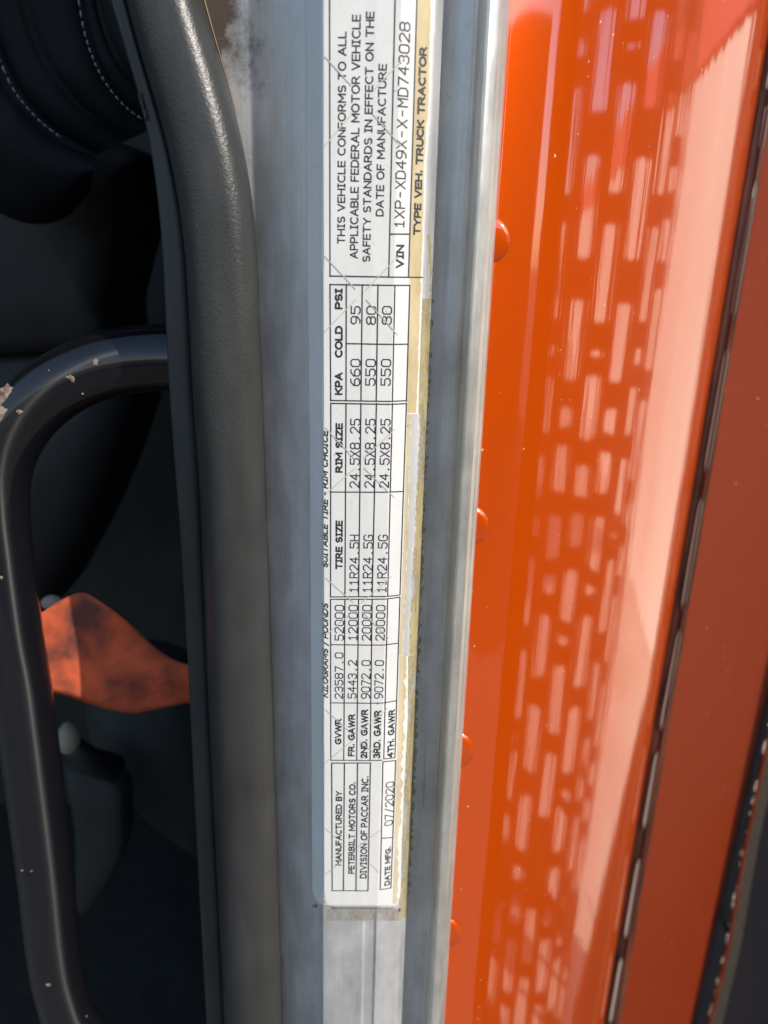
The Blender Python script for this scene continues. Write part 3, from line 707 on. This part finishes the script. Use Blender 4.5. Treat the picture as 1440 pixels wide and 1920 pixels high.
for s in range(NS):
    r = []
    for k in range(len(curves) - 1):
        a, b_ = curves[k][s], curves[k + 1][s]; m_ = 10
        amp = (.03, .006, .008, .003, .012)[k]
        for j in range(m_):
            t = j / m_; u = a.x + (b_.x - a.x) * t; v = a.y + (b_.y - a.y) * t
            r.append(at(u, v, YS - amp * (math.sin(math.pi * t) ** .6) + (.02 if k == 0 else 0) * (1 - t) + .00028 * max(0, s - 20) ** 1.4))
    rows.append(r)
adopt(loft('seat_back', rows, M['leather'], None, flip=True), seat)
def stitches(c, s0, s1, n, Y):
    cc = smooth_curve(c, 400)
    for i in range(n):
        a = s0 + (s1 - s0) * (i + .12) / n; b_ = s0 + (s1 - s0) * (i + .78) / n
        q = [cc[int(k * 399)] for k in (a, (a + b_) / 2, b_)]
        P = [at(p.x, p.y, YS - Y + .00028 * max(0, k_ - 20) ** 1.4 ) for p, k_ in zip(q, (a * 39, (a + b_) * 19.5, b_ * 39))]
        P[1] += Vector((0, -.0008, 0))
        tube('stitch', P, .00055, M['thread'], seat, 6)
stitches([(p[0] - 5, p[1] + 2) for p in cB], .08, .93, 20, .004)
stitches([(p[0] - 4, p[1] + 3) for p in cA], .2, .83, 15, .006)
def slab(name, outline, Y, depth, mat, parent, bulge=.01):
    c = [at(u, v, Y) for u, v in outline]; cen = sum(c, Vector()) / len(c)
    vs_ = []; n = len(c)
    for sc, dy in ((.0, -bulge), (.5, -bulge * .9), (.85, -bulge * .5), (1.0, .0), (1.02, depth)):
        for p in c: vs_.append(Vector((cen.x + (p.x - cen.x) * sc, cen.y + (p.y - cen.y) * sc + dy, cen.z + (p.z - cen.z) * sc)))
    fs_ = [(i * n + k, i * n + (k + 1) % n, (i + 1) * n + (k + 1) % n, (i + 1) * n + k) for i in range(4) for k in range(n)]
    o = mesh_obj(name, vs_, fs_, mat, None); adopt(o, parent); return o
def smo(o, n=40):
    P = o + [o[0]]; return [(p.x, p.y) for p in smooth_curve(P, n)][:-1]
slab('side_bolster', smo([(-220, 260), (60, 250), (200, 262), (262, 285), (256, 320), (232, 420), (198, 560), (192, 640), (60, 660), (-220, 640)]), .72, .12, M['dark_plastic'], seat, .02)
slab('seat_base', smo([(-260, 640), (60, 640), (215, 660), (246, 720), (238, 800), (180, 960), (128, 1065), (78, 1150), (0, 1200), (-260, 1180)]), .74, .10, M['dark_plastic'], seat, .03)

# belt, buckle stalk, lever
m, nt, b = new_mat('orange_red_webbing', (0.50, 0.10, 0.035), 0.75)
wv = nt.nodes.new('ShaderNodeTexWave'); wv.inputs['Scale'].default_value = 900; wv.wave_type = 'BANDS'; wv.bands_direction = 'DIAGONAL'
tc = nt.nodes.new('ShaderNodeTexCoord'); nt.links.new(tc.outputs['Object'], wv.inputs[0])
nz_ = tex(nt, (1, 1, 1), 25, 3)
c1 = ramp(nt, nz_.outputs[0], [(.38, (.88, .16, .06)), (.52, (.55, .105, .045)), (.66, (.16, .05, .035))]).outputs[0]
nt.links.new(mixc(nt, .15, c1, wv.outputs[0], 'MULTIPLY'), b.inputs['Base Color']); M['belt'] = m
belt = empty('seat_belt', at(200, 1330, .49))
tag(belt, 'folded orange red seat belt webbing seen through the black grab handle', 'seat belt')
tops = [(20, 1180), (60, 1158), (84, 1144), (120, 1122), (158, 1111), (200, 1135), (240, 1166), (290, 1212), (330, 1238), (365, 1247), (430, 1252)]
bots = [(20, 1262), (60, 1282), (100, 1297), (135, 1307), (170, 1318), (210, 1330), (250, 1335), (300, 1326), (352, 1316), (380, 1312), (430, 1308)]
T, Bt = smooth_curve(tops, 40), smooth_curve(bots, 40); rows = []
for i in range(40):
    r = []
    for j in range(14):
        t = j / 13; u = T[i].x + (Bt[i].x - T[i].x) * t; v = T[i].y + (Bt[i].y - T[i].y) * t
        q = (u - 200 + (v - 1200) * .9) / 60
        r.append(at(u, v, .484 + .008 / (1 + math.exp(-q * 2)) + .004 * math.sin(t * 3 + i * .12) + .00012 * max(0, u - 200)))
    rows.append(r)
adopt(loft('webbing', rows, M['belt'], None, flip=True, thick=.0014), belt)
m, nt, b = new_mat('pale_plastic', (0.28, 0.26, 0.21), 0.6); M['pale'] = m
def ell(name, c, rx, ry, rz, mat, parent=None):
    bm = bmesh.new(); bmesh.ops.create_uvsphere(bm, u_segments=24, v_segments=14, radius=1)
    for vv in bm.verts:
        f = 1 - .18 * max(0, vv.co.z); vv.co = Vector((vv.co.x * rx * f, vv.co.y * ry, vv.co.z * rz)) + c
    me = bpy.data.meshes.new(name); bm.to_mesh(me); bm.free(); me.materials.append(mat)
    for p in me.polygons: p.use_smooth = True
    o = bpy.data.objects.new(name, me); COL.objects.link(o)
    if parent: adopt(o, parent)
    return o
kn = empty('seat_lever', at(135, 1440, .62)); tag(kn, 'dark seat lever with a pale rounded knob below the orange belt', 'lever')
ell('knob', at(128, 1384, .615), .011, .012, .016, M['pale'], kn)
tube('lever_arm', [at(128, 1392, .625), at(165, 1425, .64), at(215, 1440, .66)], [.010, .013, .014], M['dark_plastic'], kn, 16)
slab('lever_bracket', smo([(120, 1440), (215, 1470), (232, 1530), (222, 1620), (150, 1720), (140, 1560)], 24), .68, .03, M['trim'], kn, .008)
cp = empty('belt_cap', at(95, 1140, .60)); tag(cp, 'small pale cap peeking over the top left of the orange belt', 'cap')
ell('cap_shell', at(98, 1130, .605), .010, .006, .007, M['pale'], cp)
fl = empty('moulded_hump', at(260, 1600, .78)); tag(fl, 'dim grey green moulded hump low behind the grab handle', 'moulding')
slab('hump_skin', smo([(150, 1230), (330, 1260), (420, 1400), (420, 1600), (320, 1560), (240, 1480), (170, 1380)], 30), .80, .05, M['trim'], fl, .05)

# ------------------------------------------------------------------ what the orange panel mirrors: slotted exhaust guard, pale trailer
GC = Vector((1.25, .90, 0)); GR = .30
guard = empty('exhaust_guard', (GC.x, GC.y, GROUND)); tag(guard, 'dark slotted exhaust guard out of frame, mirrored in the orange panel', 'exhaust guard')
m, nt, b = new_mat('dark_guard', (0.035, 0.016, 0.012), 0.5); M['guard'] = m
bm = bmesh.new()
zz0, zz1 = 0.0, 3.2
def gp(a, z): return bm.verts.new((GC.x + GR * math.cos(a), GC.y + GR * math.sin(a), z))
def gq(aa, ab, za, zb): bm.faces.new([gp(aa, za), gp(ab, za), gp(ab, zb), gp(aa, zb)])
def slotted(a0, a1, ncol, pit, sl_, rim):
    sw = (a1 - a0) / ncol
    for i in range(ncol):
        aa = a0 + i * sw; ab = aa + sw; s0 = aa + sw * rim; s1 = ab - sw * rim
        gq(aa, s0, zz0, zz1); gq(s1, ab, zz0, zz1)
        zs = .06 + (pit / 2 if i % 2 else 0)
        gq(s0, s1, zz0, zs)
        while zs + pit < zz1 - .2:
            cx = (s1 - s0) * .3; cz = .005
            for q in ([(s0, zs), (s0 + cx, zs), (s0, zs + cz)], [(s1, zs), (s1, zs + cz), (s1 - cx, zs)], [(s0, zs + sl_), (s0, zs + sl_ - cz), (s0 + cx, zs + sl_)], [(s1, zs + sl_), (s1 - cx, zs + sl_), (s1, zs + sl_ - cz)]):
                bm.faces.new([gp(*p) for p in q])
            gq(s0, s1, zs + sl_, zs + pit); zs += pit
        gq(s0, s1, zs, zz1)
slotted(math.radians(105), math.radians(285), 11, .205, .158, .25)
slotted(math.radians(-75), math.radians(105), 6, .36, .31, .06)
me = bpy.data.meshes.new('guard_shell'); bm.to_mesh(me); bm.free(); me.materials.append(m)
o = bpy.data.objects.new('guard_shell', me); COL.objects.link(o); adopt(o, guard)
_pl = [(1.19, .39, 0), (1.215, .39, 0), (1.215, .70, 0), (1.19, .70, 0)]; _pl = _pl + [(x, y, 3.2) for x, y, z in _pl]
adopt(mesh_obj('added_plate', _pl, [(0, 3, 2, 1), (4, 5, 6, 7), (0, 1, 5, 4), (1, 2, 6, 5), (2, 3, 7, 6), (3, 0, 4, 7)], M['guard'], None, False), guard)  # added plate, covers a pale sliver in the orange panel's reflections
trailer = empty('cream_trailer', (6, 3.6, GROUND)); tag(trailer, 'pale cream trailer side out of frame, mirrored as a bright strip in the orange panel', 'trailer')
TA = math.radians(12)
def turn(o, ang, piv):
    for v in o.data.vertices:
        d = v.co - piv; v.co = piv + Vector((d.x * math.cos(ang) - d.y * math.sin(ang), d.x * math.sin(ang) + d.y * math.cos(ang), d.z))
    return o
def bxmesh(name, x0, x1, y0, y1, z0, z1, mat, parent):
    v = [(x0, y0, z0), (x1, y0, z0), (x1, y1, z0), (x0, y1, z0), (x0, y0, z1), (x1, y0, z1), (x1, y1, z1), (x0, y1, z1)]
    o = mesh_obj(name, v, [(0, 3, 2, 1), (4, 5, 6, 7), (0, 1, 5, 4), (1, 2, 6, 5), (2, 3, 7, 6), (3, 0, 4, 7)], mat, None, False)
    md = o.modifiers.new('bevel', 'BEVEL'); md.width = .02; adopt(o, parent); return o
m, nt, b = new_mat('cream_paint', (0.82, 0.76, 0.64), 0.6); M['cream'] = m
nt.links.new(ramp(nt, tex(nt, (1, 1, .1), 6, 5, .6).outputs[0], [(.35, (.80, .72, .58)), (.65, (.92, .87, .76))]).outputs[0], b.inputs['Base Color'])
turn(bxmesh('trailer_side', 1.0, 40, 2.4, 2.8, GROUND, 2.85, M['cream'], trailer), TA, Vector((1.0, 2.4, 0)))
m, nt, b = new_mat('red_band', (0.6, 0.07, 0.05), 0.5)
turn(bxmesh('roof_band', 1.0, 40, 2.37, 2.8, 2.852, 3.4, m, trailer), TA, Vector((1.0, 2.4, 0)))

m, nt, b = new_mat('blocker_dark', (0.05, 0.045, 0.042), 0.7)
blocker = empty('dark_blocker', (6.5, -4.5, GROUND)); tag(blocker, 'dark shed added out of frame to darken reflections in the left of the orange panel', 'blocker')
for k, (az, w_) in enumerate(((34, 5.4), (68, 5.4), (12, 2.6))):  # added unseen dark boxes that keep bright sky out of the reflections
    d = 9.0; a_ = math.radians(az); c = Vector((d * math.sin(a_), -d * math.cos(a_), 0)); tx = Vector((math.cos(a_), math.sin(a_), 0)); nn = Vector((math.sin(a_), -math.cos(a_), 0))
    lo = [c - tx * w_ / 2, c + tx * w_ / 2, c + tx * w_ / 2 + nn, c - tx * w_ / 2 + nn]
    vs_ = lo + [p + Vector((0, 0, 4.4)) for p in lo]
    o = mesh_obj('blocker_box', vs_, [(0, 3, 2, 1), (4, 5, 6, 7), (0, 1, 5, 4), (1, 2, 6, 5), (2, 3, 7, 6), (3, 0, 4, 7)], m, None, False); adopt(o, blocker)
scene.render.film_transparent = False
